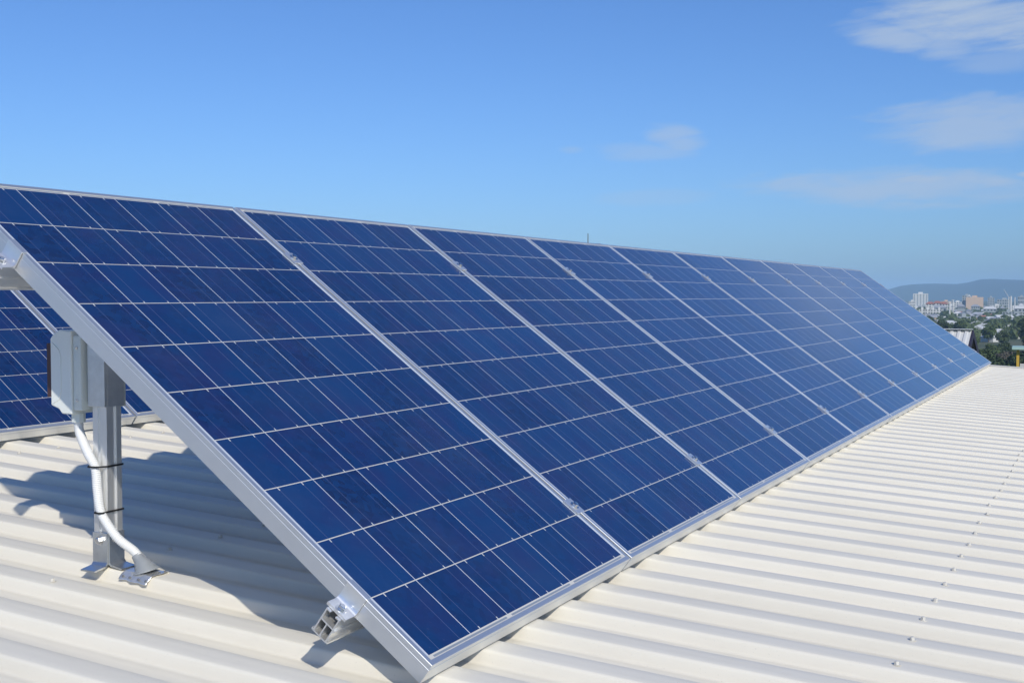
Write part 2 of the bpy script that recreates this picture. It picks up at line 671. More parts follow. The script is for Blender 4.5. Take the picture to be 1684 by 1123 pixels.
def rail_mesh(x0, x1):
    b = MB()
    t = 0.003
    w, h = RAIL_W / 2, RAIL_H
    # outer walls, one inner web and a split top: an open extrusion along x
    b.box((x0, -w, -h), (x1, -w + t, -0.0))
    b.box((x0, w - t, -h), (x1, w, -0.0))
    b.box((x0, -w + t, -h), (x1, w - t, -h + t))
    b.box((x0, -w + t, -h * 0.46), (x1, w - t, -h * 0.46 + t))
    b.box((x0, -w + t, -t), (x1, -0.007, -0.0002))
    b.box((x0, 0.007, -t), (x1, w - t, -0.0002))
    b.box((x0, -0.0015, -h + t), (x1, 0.0015, -h * 0.46))
    b.box((x0, -w - 0.004, -h + 0.001), (x1, -w, -h + 0.005))
    b.box((x0, -w - 0.004, -h * 0.5), (x1, -w, -h * 0.5 + 0.004))
    b.box((x0, w, -h + 0.001), (x1, w + 0.004, -h + 0.005))
    return b


def bolt(b, x, y, z, r=0.0065, h=0.007):
    b.tube([(x, y, z), (x, y, z + 0.0015)], r * 1.55, 16)
    n = 6
    b.tube([(x, y, z + 0.0015), (x, y, z + h - 0.001), (x, y, z + h)], [r, r, r * 0.8], n)


def mid_clamp(parent):
    b = MB()
    b.box((-0.020, -0.027, 0.0006), (0.020, 0.027, 0.0052), ch=0.0010)
    b.box((-0.0035, -0.026, -0.040), (-0.0010, 0.026, 0.0006))
    b.box((0.0010, -0.026, -0.040), (0.0035, 0.026, 0.0006))
    o = b.build('mid_clamp', M['mill'], parent)
    c = MB()
    bolt(c, 0, 0, 0.0053, 0.0085, 0.009)
    c.build('bolt', M['steel'], o, smooth=0.6)
    return o


def end_clamp(parent, flip=1):
    """plate up the side of the frame, lip over it, foot on the rail with a bolt"""
    b = MB()
    prof = [(0.0105, 0.0006), (0.0105, 0.0035), (-0.0035, 0.0035), (-0.0050, 0.0020), (-0.0050, -0.028),
            (-0.0075, -0.0345), (-0.0125, -0.0385), (-0.036, -0.0395), (-0.036, -0.0455), (-0.010, -0.0455),
            (-0.0035, -0.041), (-0.0012, -0.034), (-0.0012, 0.0006)]
    n = len(prof)
    y0, y1 = -0.026, 0.026
    vs = [(x * flip, y0, z) for x, z in prof] + [(x * flip, y1, z) for x, z in prof]
    fs = [tuple(range(n)), tuple(range(2 * n - 1, n - 1, -1))] + [(i, n + i, n + (i + 1) % n, (i + 1) % n) for i in range(n)]
    b.mesh(vs, fs)
    o = b.build('end_clamp', M['mill'], parent, smooth=0.7)
    c = MB()
    bolt(c, -0.023 * flip, 0, -0.0393, 0.0075, 0.009)
    c.build('bolt', M['steel'], o, smooth=0.6)
    return o


def rail(mtx, v, x0, x1, n_panels, xoff, label, group):
    root = empty('mounting_rail', (0, 0, 0), None, label, 'rail', group)
    root.matrix_world = mtx @ Matrix.Translation((0, v, -FRAME_H - 0.0004))
    rail_mesh(x0, x1).build('rail_extrusion', M['mill'], root)
    e = end_clamp(root, 1)
    e.location = (xoff, 0, FRAME_H + 0.0004)
    e2 = end_clamp(root, -1)
    e2.location = (xoff + (n_panels - 1) * PITCH + PW, 0, FRAME_H + 0.0004)
    m0 = None
    for k in range(1, n_panels):
        if m0 is None:
            m0 = mid_clamp(root)
            o = m0
        else:
            o = m0.copy()
            col.objects.link(o)
            o.parent = root
            for ch in m0.children:
                d = ch.copy()
                col.objects.link(d)
                d.parent = o
        o.location = (xoff + k * PITCH - 0.005, 0, FRAME_H + 0.0004)
    return root


V_LOW, V_HIGH = 0.205, 1.358
rail(A1, V_LOW, -0.042, 11.04, 11, 0.0, 'low aluminium rail with its open hollow end sticking out at the near corner', 'rails under the front row')
rail(A1, V_HIGH, -0.050, 11.04, 11, 0.0, 'aluminium rail high under the front row, at the left edge of the photo', 'rails under the front row')
rail(A2, V_LOW, -0.06, 4.04, 4, ROW2_X0, 'aluminium rail low under the rear row of panels', 'rails under the rear row')
rail(A2, V_HIGH, -0.06, 4.04, 4, ROW2_X0, 'aluminium rail high under the rear row of panels', 'rails under the rear row')


# ------------------------------------------------------------------ posts
def rail_under(y0, z0, v):
    p = Vector((0, y0, z0)) + V * v + N * (-FRAME_H - RAIL_H)
    return p.y, p.z


def post_profile():
    w, t = 0.0235, 0.0075
    return [(-w, -w), (-t, -w), (-t, -w + .005), (t, -w + .005), (t, -w), (w, -w), (w, -t), (w - .005, -t), (w - .005, t), (w, t),
            (w, w), (t, w), (t, w - .005), (-t, w - .005), (-t, w), (-w, w), (-w, t), (-w + .005, t), (-w + .005, -t), (-w, -t)]


def angle_bracket(parent, rz, z):
    """galvanised angle: upright against the post, foot on the rib"""
    b = MB()
    prof = [(-0.0245, 0.085), (-0.0285, 0.085), (-0.0285, 0.012), (-0.034, 0.005), (-0.068, 0.000), (-0.068, -0.004), (-0.031, 0.001), (-0.0245, 0.006)]
    n = len(prof)
    vs = [(x, -0.024, zz) for x, zz in prof] + [(x, 0.024, zz) for x, zz in prof]
    fs = [tuple(range(n)), tuple(range(2 * n - 1, n - 1, -1))] + [(i, n + i, n + (i + 1) % n, (i + 1) % n) for i in range(n)]
    b.mesh(vs, fs)
    o = b.build('angle_bracket', M['galv'], parent)
    o.location = (0, 0, z)
    o.rotation_euler = (0, 0, rz)
    c = MB()
    mt = Matrix.Translation((-0.0285, 0, 0.066)) @ Matrix.Rotation(R(-90), 4, 'Y')
    bb = MB()
    bolt(bb, 0, 0, 0, 0.008, 0.010)
    c.mesh([mt @ Vector(p) for p in bb.v], bb.f)
    c.build('bolt', M['steel'], o, smooth=0.6)
    return o


def make_post(x, y, ztop, label, group):
    zb = crest_z(y) + 0.001
    root = empty('support_post', (x, y, zb), None, label, 'post', group)
    b = MB()
    b.prism(post_profile(), 0.006, ztop - zb)
    b.build('post_extrusion', M['mill'], root)
    angle_bracket(root, 0, 0.0)
    angle_bracket(root, R(90), 0.002)
    # sleeve that bolts the post to the rail
    s = MB()
    s.box((-0.034, -0.0285, ztop - zb - 0.31), (-0.0245, 0.0285, ztop - zb - 0.012), ch=0.001)
    s.box((-0.0245, -0.0285, ztop - zb - 0.31), (0.030, -0.0245, ztop - zb - 0.012), ch=0.001)
    s.build('top_bracket', M['galv'], root)
    return root


POST_Y, POST_TOP = rail_under(0, 0, V_HIGH)
POST_Y, POST_TOP = POST_Y - 0.058, POST_TOP + 0.012
POST_X = 0.262
post_labels = ['aluminium post with white conduit strapped to it, holding up the front row at the left',
               'second post under the front row, in the shade behind the panels',
               'third post under the front row, in the shade behind the panels',
               'fourth post under the front row, in the shade behind the panels',
               'fifth post under the front row, in the shade behind the panels',
               'last post under the far end of the front row']
for i in range(6):
    kx = [1, 11, 22, 33, 44, 56][i]
    make_post(crest_x(kx, POST_Y) if i else POST_X, POST_Y, POST_TOP, post_labels[i], 'posts under the front row')
p2y, p2z = rail_under(ROW2_Y, ROW2_Z, V_HIGH)
p2y, p2z = p2y - 0.058, p2z + 0.012
for i, kx in enumerate((2, 12, 20)):
    make_post(crest_x(kx, p2y), p2y, p2z, 'post holding up the back of the rear row of panels', 'posts under the rear row')


def rail_foot(x, y0, z0, v, label, group):
    yy, zz = rail_under(y0, z0, v)
    root_z = crest_z(yy) + 0.001
    b = MB()
    b.box((-0.022, -0.03, 0.0), (0.022, 0.045, 0.004), ch=0.001)
    b.box((-0.022, 0.006, 0.004), (0.022, 0.010, zz - root_z + 0.05), ch=0.001)
    o = b.build('rail_foot', M['galv'])
    o.location = (x, yy + 0.028, root_z + SLOPE * 0.028)
    tag(o, label, 'bracket', group)


for k in (2, 12, 22, 33, 44, 56):
    rail_foot(crest_x(k, 0.2), 0, 0, V_LOW, 'small galvanised foot under the low rail of the front row', 'feet under the low rail')


# ------------------------------------------------------------------ switch box, conduit and roof flashing
def switch_box():
    x, y, z = POST_X + 0.005, POST_Y + 0.030, 0.0
    root = empty('switch_box', (x, y, 0.392), None, 'grey plastic isolator switch box fixed behind the near post, under the panel edge', 'switch box')
    h = 0.205
    b = MB()
    b.box((-0.050, 0.008, 0.010), (0.095, 0.036, h - 0.010), ch=0.003)
    b.build('base', M['box'], root, smooth=0.6)
    l = MB()
    poly = [(0.0365, 0.0), (0.072, 0.0), (0.083, 0.012), (0.110, 0.020), (0.110, h - 0.018), (0.098, h - 0.006), (0.078, h + 0.004), (0.0365, h + 0.002)]
    mt = Matrix(((0, 0, 1, 0), (1, 0, 0, 0), (0, 1, 0, 0), (0, 0, 0, 1)))
    l.prism(poly, -0.055, 0.100, mat=mt)
    lid = l.build('lid', M['lid_white'], root)
    bv = lid.modifiers.new('bevel', 'BEVEL')
    bv.width = 0.004
    bv.segments = 3
    r = MB()                                              # moulded ridge on the side of the lid
    r.tube([(-0.0553, 0.100, h - 0.03), (-0.0553, 0.080, h - 0.045), (-0.0553, 0.073, h - 0.06), (-0.0553, 0.073, 0.055), (-0.0553, 0.080, 0.036), (-0.0553, 0.100, 0.026)], 0.0018, 8)
    r.build('moulded_ridge', M['lid_white'], lid, smooth=1)
    s = MB()
    s.box((-0.052, 0.1105, 0.040), (0.090, 0.126, h - 0.03), ch=0.002)
    s.build('switch_plate', M['switch'], root)
    sc = MB()
    for zz in (0.035, h - 0.04):
        mt2 = Matrix.Translation((-0.0502, 0.022, zz)) @ Matrix.Rotation(R(-90), 4, 'Y')
        bb = MB()
        bolt(bb, 0, 0, 0, 0.003, 0.003)
        sc.mesh([mt2 @ Vector(p) for p in bb.v], bb.f)
    sc.build('screw', M['steel'], root)
    gl = MB()                                             # cable gland under the lid
    gl.tube([(-0.022, 0.050, 0.001), (-0.022, 0.050, -0.022)], 0.017, 10)
    gl.build('cable_gland', M['box'], root)
    return root


switch_box()


def catmull(pts, n=14):
    out = []
    P = [Vector(p) for p in pts]
    P = [P[0] * 2 - P[1]] + P + [P[-1] * 2 - P[-2]]
    for i in range(1, len(P) - 2):
        for k in range(n):
            t = k / n
            a, b, c, d = P[i - 1:i + 3]
            out.append(0.5 * ((2 * b) + (c - a) * t + (2 * a - 5 * b + 4 * c - d) * t * t + (3 * b - a - 3 * c + d) * t ** 3))
    out.append(P[-2])
    return out


FLASH_Y = POST_Y - 0.120
FLASH = Vector((crest_x(1, FLASH_Y) - 0.006, FLASH_Y, crest_z(FLASH_Y)))


def conduit():
    px = POST_X - 0.0235 - 0.0125
    pts = [(POST_X - 0.017, POST_Y + 0.080, 0.375), (POST_X - 0.018, POST_Y + 0.076, 0.345), (px, POST_Y + 0.030, 0.300), (px, POST_Y + 0.004, 0.262), (px, POST_Y - 0.002, 0.21),
           (px, POST_Y - 0.012, 0.158), (px + 0.001, POST_Y - 0.036, 0.124), (px + 0.010, POST_Y - 0.062, 0.090),
           (FLASH.x - 0.007, FLASH.y + 0.032, FLASH.z + 0.050), (FLASH.x - 0.003, FLASH.y + 0.020, FLASH.z + 0.032), (FLASH.x, FLASH.y + 0.008, FLASH.z + 0.012)]
    path = catmull(pts, 24)
    # resample evenly for the corrugations
    L = [0.0]
    for a, b in zip(path, path[1:]):
        L.append(L[-1] + (b - a).length)
    out, rad = [], []
    step = 0.00115
    s, j = 0.0, 0
    i = 0
    while s < L[-1]:
        while L[j + 1] < s:
            j += 1
        t = (s - L[j]) / max(L[j + 1] - L[j], 1e-9)
        out.append(path[j].lerp(path[j + 1], t))
        rad.append(0.0118 if (i // 2) % 2 == 0 else 0.0104)
        s += step
        i += 1
    root = empty('flexible_conduit', pts[-1], None, 'white corrugated conduit curving from the switch box down the post to the roof', 'conduit')
    b = MB()
    o3 = Vector(pts[-1])
    b.tube([p - o3 for p in out], rad, 14)
    b.build('corrugated_tube', M['conduit'], root, smooth=1.2)
    for (zz, ty) in ((0.266, 0.006), (0.154, -0.014)):
        t = MB()
        w = 0.0255
        cx = px
        yc = POST_Y + ty
        loop = [(cx - 0.0135, yc - 0.008), (cx - 0.0135, yc + 0.008), (cx - 0.004, yc + 0.0145), (POST_X + w, POST_Y + w), (POST_X + w, POST_Y - w), (POST_X - w, POST_Y - w), (cx - 0.006, min(yc - 0.013, POST_Y - w + 0.012))]
        inner = [Vector((p[0], p[1], 0)) for p in loop]
        cen = sum(inner, Vector()) / len(inner)
        vs = []
        for p in inner:
            d = (p - cen).normalized()
            for (e, dz) in ((0, -0.0022), (0.0014, -0.0022), (0.0014, 0.0022), (0, 0.0022)):
                q = p + d * e
                vs.append((q.x, q.y, zz + dz))
        n = len(inner)
        fs = []
        for i in range(n):
            for c in range(4):
                a, b2 = i * 4 + c, i * 4 + (c + 1) % 4
                cc, dd = ((i + 1) % n) * 4 + (c + 1) % 4, ((i + 1) % n) * 4 + c
                fs.append((a, b2, cc, dd))
        t.mesh([Vector(q) - o3 for q in vs], fs)
        t.build('cable_tie', M['black'], root)


conduit()


def roof_flashing():
    root = empty('pipe_flashing', FLASH, (R(3), 0, R(-2)), 'grey rubber cone flashing on a soft aluminium base where the conduit enters the roof', 'flashing')
    cone = MB()
    prof = [(0.043, 0.003), (0.042, 0.007), (0.034, 0.010), (0.0325, 0.017), (0.029, 0.0185), (0.0275, 0.027), (0.024, 0.0285), (0.0225, 0.037), (0.019, 0.0385), (0.0165, 0.048), (0.0145, 0.056)]
    path = [(-0.008 * (z / 0.056) ** 1.5, 0.002 + 0.036 * (z / 0.056) ** 1.5, z * 0.88) for r, z in prof]
    cone.tube(path, [r for r, z in prof], 28)
    cone.build('rubber_cone', M['rubber'], root, smooth=0.9)
    # base plate dressed over the rib: follows the profile, slightly proud
    b = MB()
    xs = [-0.056 + 0.112 * i / 24 for i in range(25)]

    def hz(x):
        xx = x
        d = abs(xx)
        if d < 0.033:
            return 0.0018
        return 0.0018 - RIB_H * 0.8 * (d - 0.033) / 0.024
    y0, y1 = -0.060, 0.056
    rows = 16
    vs, fs = [], []
    rg = random.Random(2)
    for j in range(rows + 1):
        for i, x in enumerate(xs):
            y = y0 + (y1 - y0) * j / rows
            edge = 0.0022 if (i in (0, 24) or j in (0, rows)) else 0
            vs.append((x * (1 + .05 * math.sin(j * .9)), y + 0.002 * math.sin(i * 0.8), hz(x) + 0.0012 + rg.uniform(0, .0016) + edge))
    n = len(xs)
    for j in range(rows):
        for i in range(n - 1):
            a = j * n + i
            fs.append((a, a + 1, a + n + 1, a + n))
    b.mesh(vs, fs)
    bo = b.build('base_plate', M['mill'], root, smooth=0.5)
    so = bo.modifiers.new('thickness', 'SOLIDIFY')
    so.thickness = 0.0012
    root.scale = (0.80, 0.80, 0.80)
    for (x, y) in [(-0.048, -0.05), (-0.048, -0.018), (-0.048, 0.018), (-0.048, 0.047), (0.048, -0.05), (0.048, 0.0), (0.048, 0.047), (-0.024, -0.053), (0.004, -0.053), (0.026, -0.053)]:
        sc = MB()
        sc.tube([(0, 0, 0), (0, 0, 0.0042)], [0.0046, 0.003], 8)
        q = sc.build('rivet', M['dark_steel'], bo)
        q.location = (x, y, hz(x) + 0.003)


roof_flashing()


# ------------------------------------------------------------------ antenna beyond the rows
def antenna():
    x, y = 10.75, 4.55
    d = far_point(967, 384, math.hypot(x - CAM.x, y - CAM.y))
    x, y = d.x, d.y
    root = empty('antenna_mast', (x, y, crest_z(y)), None, 'thin dark antenna mast standing behind the solar panels against the sky', 'antenna')
    h = d.z - crest_z(y)
    b = MB()
    b.tube([(0, 0, 0), (0, 0, h * 0.85), (0, 0, h)], [0.008, 0.007, 0.005], 10)
    b.build('pole', M['dark_steel'], root, smooth=1)
    c = MB()
    c.box((-0.05, -0.05, 0), (0.05, 0.05, 0.012), ch=0.002)
    c.box((-0.018, -0.018, 0.012), (0.018, 0.018, 0.06), ch=0.002)
    c.build('base_plate', M['galv'], root)
    e = MB()
    e.box((0.0, -0.16, h * 0.90 - 0.006), (0.010, 0.02, h * 0.90 + 0.003))
    e.build('cross_arm', M['galv'], root)


antenna()
exec_marker = True

# ------------------------------------------------------------------ ground, hills
def ground_material():
    mt = bpy.data.materials.new('suburban ground')
    mt.use_nodes = True
    g = NT(mt.node_tree)
    p = g.n['Principled BSDF']
    tc = g.node('ShaderNodeTexCoord')
    a = g.noise(tc.outputs['Object'], 0.012, 6.0, 0.6)
    b = g.noise(tc.outputs['Object'], 0.11, 5.0, 0.6)
    c = g.mix(g.ramp(a, 0.35, 0.65), (0.045, 0.065, 0.022), (0.09, 0.10, 0.045))
    c = g.mix(g.math('MULTIPLY', g.ramp(b, 0.5, 0.7), 0.6), c, (0.12, 0.11, 0.08))
    g.put(p.inputs['Base Color'], c)
    p.inputs['Roughness'].default_value = 0.95
    return mt


def leaf_material(name, a, b):
    mt = bpy.data.materials.new(name)
    mt.use_nodes = True
    g = NT(mt.node_tree)
    p = g.n['Principled BSDF']
    tc = g.node('ShaderNodeTexCoord')
    oi = g.node('ShaderNodeObjectInfo')
    n = g.noise(tc.outputs['Object'], 0.9, 3.0, 0.6)
    f = g.math('ADD', g.math('MULTIPLY', n, 0.7), g.math('MULTIPLY', oi.outputs['Random'], 0.35))
    g.put(p.inputs['Base Color'], g.mix(g.ramp(f, 0.2, 0.9), a, b))
    p.inputs['Roughness'].default_value = 0.7
    p.inputs['Specular IOR Level'].default_value = 0.25
    return mt


M['ground'] = ground_material()
M['leaf_dark'] = leaf_material('dark leaves', (0.028, 0.048, 0.018), (0.075, 0.105, 0.036))
M['leaf_mid'] = leaf_material('mid green leaves', (0.050, 0.082, 0.022), (0.120, 0.165, 0.050))
M['leaf_dry'] = leaf_material('dry brown leaves', (0.085, 0.076, 0.055), (0.165, 0.150, 0.108))
M['bark'] = material('bark', (0.10, 0.08, 0.06), 0.9, vary=0.3, vscale=3)
M['hill'] = leaf_material('forested hill', (0.030, 0.046, 0.020), (0.055, 0.075, 0.032))
M['hill'].node_tree.nodes['Noise Texture'].inputs['Scale'].default_value = 0.004
M['canopy'] = leaf_material('distant tree canopy', (0.035, 0.058, 0.020), (0.105, 0.135, 0.050))
M['canopy'].node_tree.nodes['Noise Texture'].inputs['Scale'].default_value = 0.06

b = MB()
S = 16000
b.face([(-S, -S, GROUND_Z), (S, -S, GROUND_Z), (S, S, GROUND_Z), (-S, S, GROUND_Z)])
tag(b.build('ground', M['ground']), 'green suburban plain reaching to the hills', None, None, 'structure')


def polar(az, dist, z=GROUND_Z):
    a = R(az)
    return Vector((CAM.x + math.cos(a) * dist, CAM.y + math.sin(a) * dist, z))


def hills():
    bm = MB()
    az0, az1, na = -60.0, 130.0, 380
    ds = [7400, 7700, 8000, 8300, 8700, 9100, 9600]
    # skyline control: azimuth (deg, from the photo) -> elevation in degrees
    ctrl = [(-60, .5), (-20, .55), (-6, .62), (0, .66), (2.6, .72), (3.6, .71), (4.4, .75), (5.0, .79), (5.7, .76), (6.1, .60), (6.6, .54), (7.3, .58), (8.2, .57), (8.8, .52), (9.3, .37), (9.9, .16), (11.4, .10),
            (13, .12), (18, .22), (26, .30), (40, .12), (70, .25), (100, .4), (130, .3)]

    def sky(az):
        for (a, e), (c, d) in zip(ctrl, ctrl[1:]):
            if a <= az <= c:
                t = (az - a) / (c - a)
                t = t * t * (3 - 2 * t)
                return e + (d - e) * t
        return 0.2
    prof = [0.0, 0.30, 0.55, 0.78, 1.0, 0.9, 0.0]
    vs, fs = [], []
    for i in range(na + 1):
        az = az0 + (az1 - az0) * i / na
        for j, d in enumerate(ds):
            p = polar(az, d)
            top = 8700 * math.tan(R(sky(az))) + CAM.z - GROUND_Z
            n = noise.fractal(Vector((p.x * .0011, p.y * .0011, 3.1)), 1.0, 2.1, 5)
            h = top * prof[j] * (1.0 + 0.16 * n * (0.35 if j == 4 else 1))
            vs.append((p.x, p.y, GROUND_Z - 2 + h))
    k = len(ds)
    for i in range(na):
        for j in range(k - 1):
            a = i * k + j
            fs.append((a, a + 1, a + k + 1, a + k))
    bm.mesh(vs, fs)
    tag(bm.build('hills', M['hill'], smooth=4), 'long blue forested ridge behind the city', None, None, 'structure')


hills()


# ------------------------------------------------------------------ far canopy (nobody could count these crowns)
def canopy():
    rg = random.Random(21)
    bm0 = bmesh.new()
    bmesh.ops.create_icosphere(bm0, subdivisions=2, radius=1.0)
    bm0.verts.index_update()
    base = [w.co.copy() for w in bm0.verts]
    faces = [tuple(w.index for w in f.verts) for f in bm0.faces]
    bm0.free()
    b = MB()
    variants = []
    for s in range(6):
        off = Vector((s * 7.3, 0, 0))
        variants.append([w * (1.0 + 0.55 * noise.noise(w * 1.7 + off) + 0.3 * noise.noise(w * 4.1 + off)) for w in base])
    for i in range(6200):
        az = rg.uniform(-7, 22)
        if i >= 3000:                                      # thinner on either side of the framed view
            az = rg.uniform(-25, -7) if rg.random() < .3 else rg.uniform(22, 66)
        d = 700 * (2900 / 700) ** (rg.random() ** 0.8)
        if rg.random() < 0.12:
            continue
        p = polar(az, d)
        h = rg.uniform(1.9, 3.8) if d > 1100 else rg.uniform(2.2, 3.9)
        if rg.random() < 0.12:
            h *= 1.6
        w = h * rg.uniform(0.8, 1.5)
        a = rg.uniform(0, 6.28)
        ca, sa = math.cos(a), math.sin(a)
        v = variants[rg.randrange(6)]
        vs = [(p.x + w * .8 * (q.x * ca - q.y * sa), p.y + w * .8 * (q.x * sa + q.y * ca), GROUND_Z + h * 0.72 + h * .8 * q.z) for q in v]
        b.mesh(vs, faces)
        for l in range(46 if d < 1300 and i < 3000 else 18):            # leaf clumps breaking up the outline
            dd = Vector((rg.gauss(0, 1), rg.gauss(0, 1), rg.gauss(0, 1) + .35)).normalized()
            c = Vector((p.x + dd.x * w * rg.uniform(.7, 1.15), p.y + dd.y * w * rg.uniform(.7, 1.15), GROUND_Z + h * .75 + dd.z * h * rg.uniform(.7, 1.12)))
            nn = (dd + Vector((rg.gauss(0, .6), rg.gauss(0, .6), rg.gauss(0, .6)))).normalized()
            t = nn.cross(Vector((rg.gauss(0, 1), rg.gauss(0, 1), rg.gauss(0, 1)))).normalized()
            u = nn.cross(t)
            k = h * rg.uniform(.16, .34)
            b.face([c - t * k, c + u * k * .6, c + t * k, c - u * k * .6])
    o = b.build('distant_wood', M['canopy'])
    tag(o, 'dark green tree canopy filling the suburbs between the houses', 'trees', None, 'stuff')


canopy()


# ------------------------------------------------------------------ individual trees
def crown_mesh(seed, w, h, z0, clumps, leaves, size):
    rg = random.Random(seed)
    b = MB()
    for c in range(clumps):
        while True:
            q = Vector((rg.uniform(-1, 1), rg.uniform(-1, 1), rg.uniform(-1, 1)))
            if 0.25 < q.length < 1:
                break
        cc = Vector((q.x * w * 0.72, q.y * w * 0.72, z0 + h * 0.5 + q.z * h * 0.40))
        r = rg.uniform(0.22, 0.42) * w
        for l in range(leaves):
            d = Vector((rg.gauss(0, 1), rg.gauss(0, 1), rg.gauss(0, 1))).normalized()
            p = cc + Vector((d.x, d.y, d.z * 0.72)) * (r * rg.uniform(0.55, 1.0))
            nrm = (d + Vector((rg.gauss(0, .5), rg.gauss(0, .5), rg.gauss(0, .5) + .3))).normalized()
            t = nrm.cross(Vector((rg.gauss(0, 1), rg.gauss(0, 1), rg.gauss(0, 1)))).normalized()
            s = nrm.cross(t)
            k = size * rg.uniform(0.6, 1.3)
            b.face([p - t * k, p + s * k * 0.55, p + t * k, p - s * k * 0.55])
    return b


def trunk_mesh(seed, h, r):
    rg = random.Random(seed)
    b = MB()
    pts = [Vector((rg.uniform(-.1, .1) * i, rg.uniform(-.1, .1) * i, h * i / 5)) for i in range(6)]
    b.tube(pts, [r * (1 - 0.14 * i) for i in range(6)], 8)
    for k in range(5):
        a = rg.uniform(0, 6.28)
        s = pts[2 + k % 3]
        e = s + Vector((math.cos(a), math.sin(a), rg.uniform(.7, 1.3))) * (h * rg.uniform(.35, .6))
        b.tube([s, s.lerp(e, .5) + Vector((0, 0, .2)), e], [r * .45, r * .3, r * .12], 6)
    return b


def make_tree(name, seed, w, h, trunk, mat, clumps, leaves, size, label, cat, group):
    root = empty(name, (0, 0, 0), None, label, cat, group)
    crown_mesh(seed, w, h, trunk, clumps, leaves, size).build('crown', mat, root)
    trunk_mesh(seed + 1, trunk + h * 0.45, 0.16 + h * 0.016).build('trunk', M['bark'], root, smooth=1)
    return root


GROUPS = {}
TREE_KINDS = [
    ('leafy_tree', 31, 4.6, 7.5, 1.8, 'leaf_dark', 34, 95, 0.42, 'dark green round tree beyond the roof', 'tree', 'dark trees below the roof'),
    ('leafy_tree', 47, 3.8, 6.4, 1.5, 'leaf_mid', 28, 95, 0.38, 'bright mid green tree beyond the roof', 'tree', 'green trees below the roof'),
    ('dry_tree', 59, 4.2, 6.0, 1.8, 'leaf_dry', 26, 75, 0.34, 'brown dry looking tree beyond the roof', 'tree', 'brown trees below the roof'),
    ('tall_tree', 73, 3.6, 12.0, 2.6, 'leaf_dark', 36, 90, 0.42, 'tall dark tree standing above its neighbours', 'tree', 'tall dark trees below the roof'),
]
protos = [None] * len(TREE_KINDS)


def tree(kind, x, y, s, rz, label=None, z=GROUND_Z):
    if protos[kind] is None:
        k = TREE_KINDS[kind]
        protos[kind] = make_tree(k[0], k[1], k[2], k[3], k[4], M[k[5]], *k[6:])
        o = protos[kind]
    else:
        o = copy_tree(protos[kind])
    o.location = (x, y, z)
    o.scale = (s, s, s)
    o.rotation_euler = (0, 0, rz)
    if label:
        o['label'] = label
    return o


rt = random.Random(8)
# hand placed: photo column, distance, kind, scale
for (px, d, kind, s) in ((1612, 262, 0, 1.05), (1628, 285, 1, 1.1), (1648, 262, 1, 1.0), (1668, 275, 0, 1.1), (1690, 262, 1, 1.15), (1640, 305, 0, 1.15), (1660, 320, 1, 1.15),
                         (1622, 330, 0, 1.25), (1605, 320, 1, 1.0), (1680, 330, 0, 1.2), (1655, 395, 2, 1.1), (1668, 410, 2, 1.0), (1640, 405, 2, .8), (1630, 450, 0, .9), (1612, 440, 1, .8),
                         (1595, 450, 0, .9), (1600, 560, 1, 1.0), (1570, 600, 1, 1.0), (1633, 415, 1, .8), (1648, 445, 1, .9), (1664, 430, 0, .85), (1677, 420, 1, .9), (1655, 470, 0, .9), (1625, 400, 1, .7), (1684, 640, 3, 1.1),
                         (1692, 560, 3, 1.1), (1700, 520, 0, 1.2), (1650, 640, 0, .9), (1627, 690, 1, 1.2), (1548, 700, 0, 1.3), (1580, 720, 0, 1.2)):
    p = far_point(px, 486, d)
    tree(kind, p.x, p.y, s, rt.uniform(0, 6.28))
# loose surroundings on either side of what the photograph frames
for i in range(70):
    az = rt.uniform(-8, 20)
    d = rt.uniform(240, 820)
    if 2.0 < az < 12.0:
        d = rt.uniform(240, 370)
    p = polar(az, d)
    kind = rt.choice((0, 0, 1, 1, 2, 3))
    tree(kind, p.x, p.y, rt.uniform(0.7, 1.0) if kind != 3 else rt.uniform(.5, .62), rt.uniform(0, 6.28))

# ------------------------------------------------------------------ houses and city
M['white_roof'] = material('white sheet roof', (0.60, 0.60, 0.58), 0.5, vary=0.06, vscale=.3)
M['grey_roof'] = material('grey roof', (0.30, 0.31, 0.33), 0.6, vary=0.1, vscale=.3)
M['red_roof'] = material('terracotta roof', (0.36, 0.13, 0.08), 0.7, vary=0.15, vscale=.3)
M['white_wall'] = material('white render', (0.62, 0.61, 0.57), 0.7, vary=0.06, vscale=.2)
M['beige_wall'] = material('beige render', (0.58, 0.42, 0.29), 0.7, vary=0.06, vscale=.2)
M['grey_wall'] = material('grey concrete', (0.33, 0.36, 0.36), 0.7, vary=0.1, vscale=.1)
M['glass'] = material('dark window glass', (0.05, 0.06, 0.07), 0.15)
M['dark'] = material('dark fascia', (0.035, 0.03, 0.055), 0.5)
M['yellow'] = material('yellow painted steel', (0.55, 0.36, 0.05), 0.6, vary=0.1)
M['teal'] = material('pale green sheet', (0.36, 0.52, 0.45), 0.5, vary=0.05)


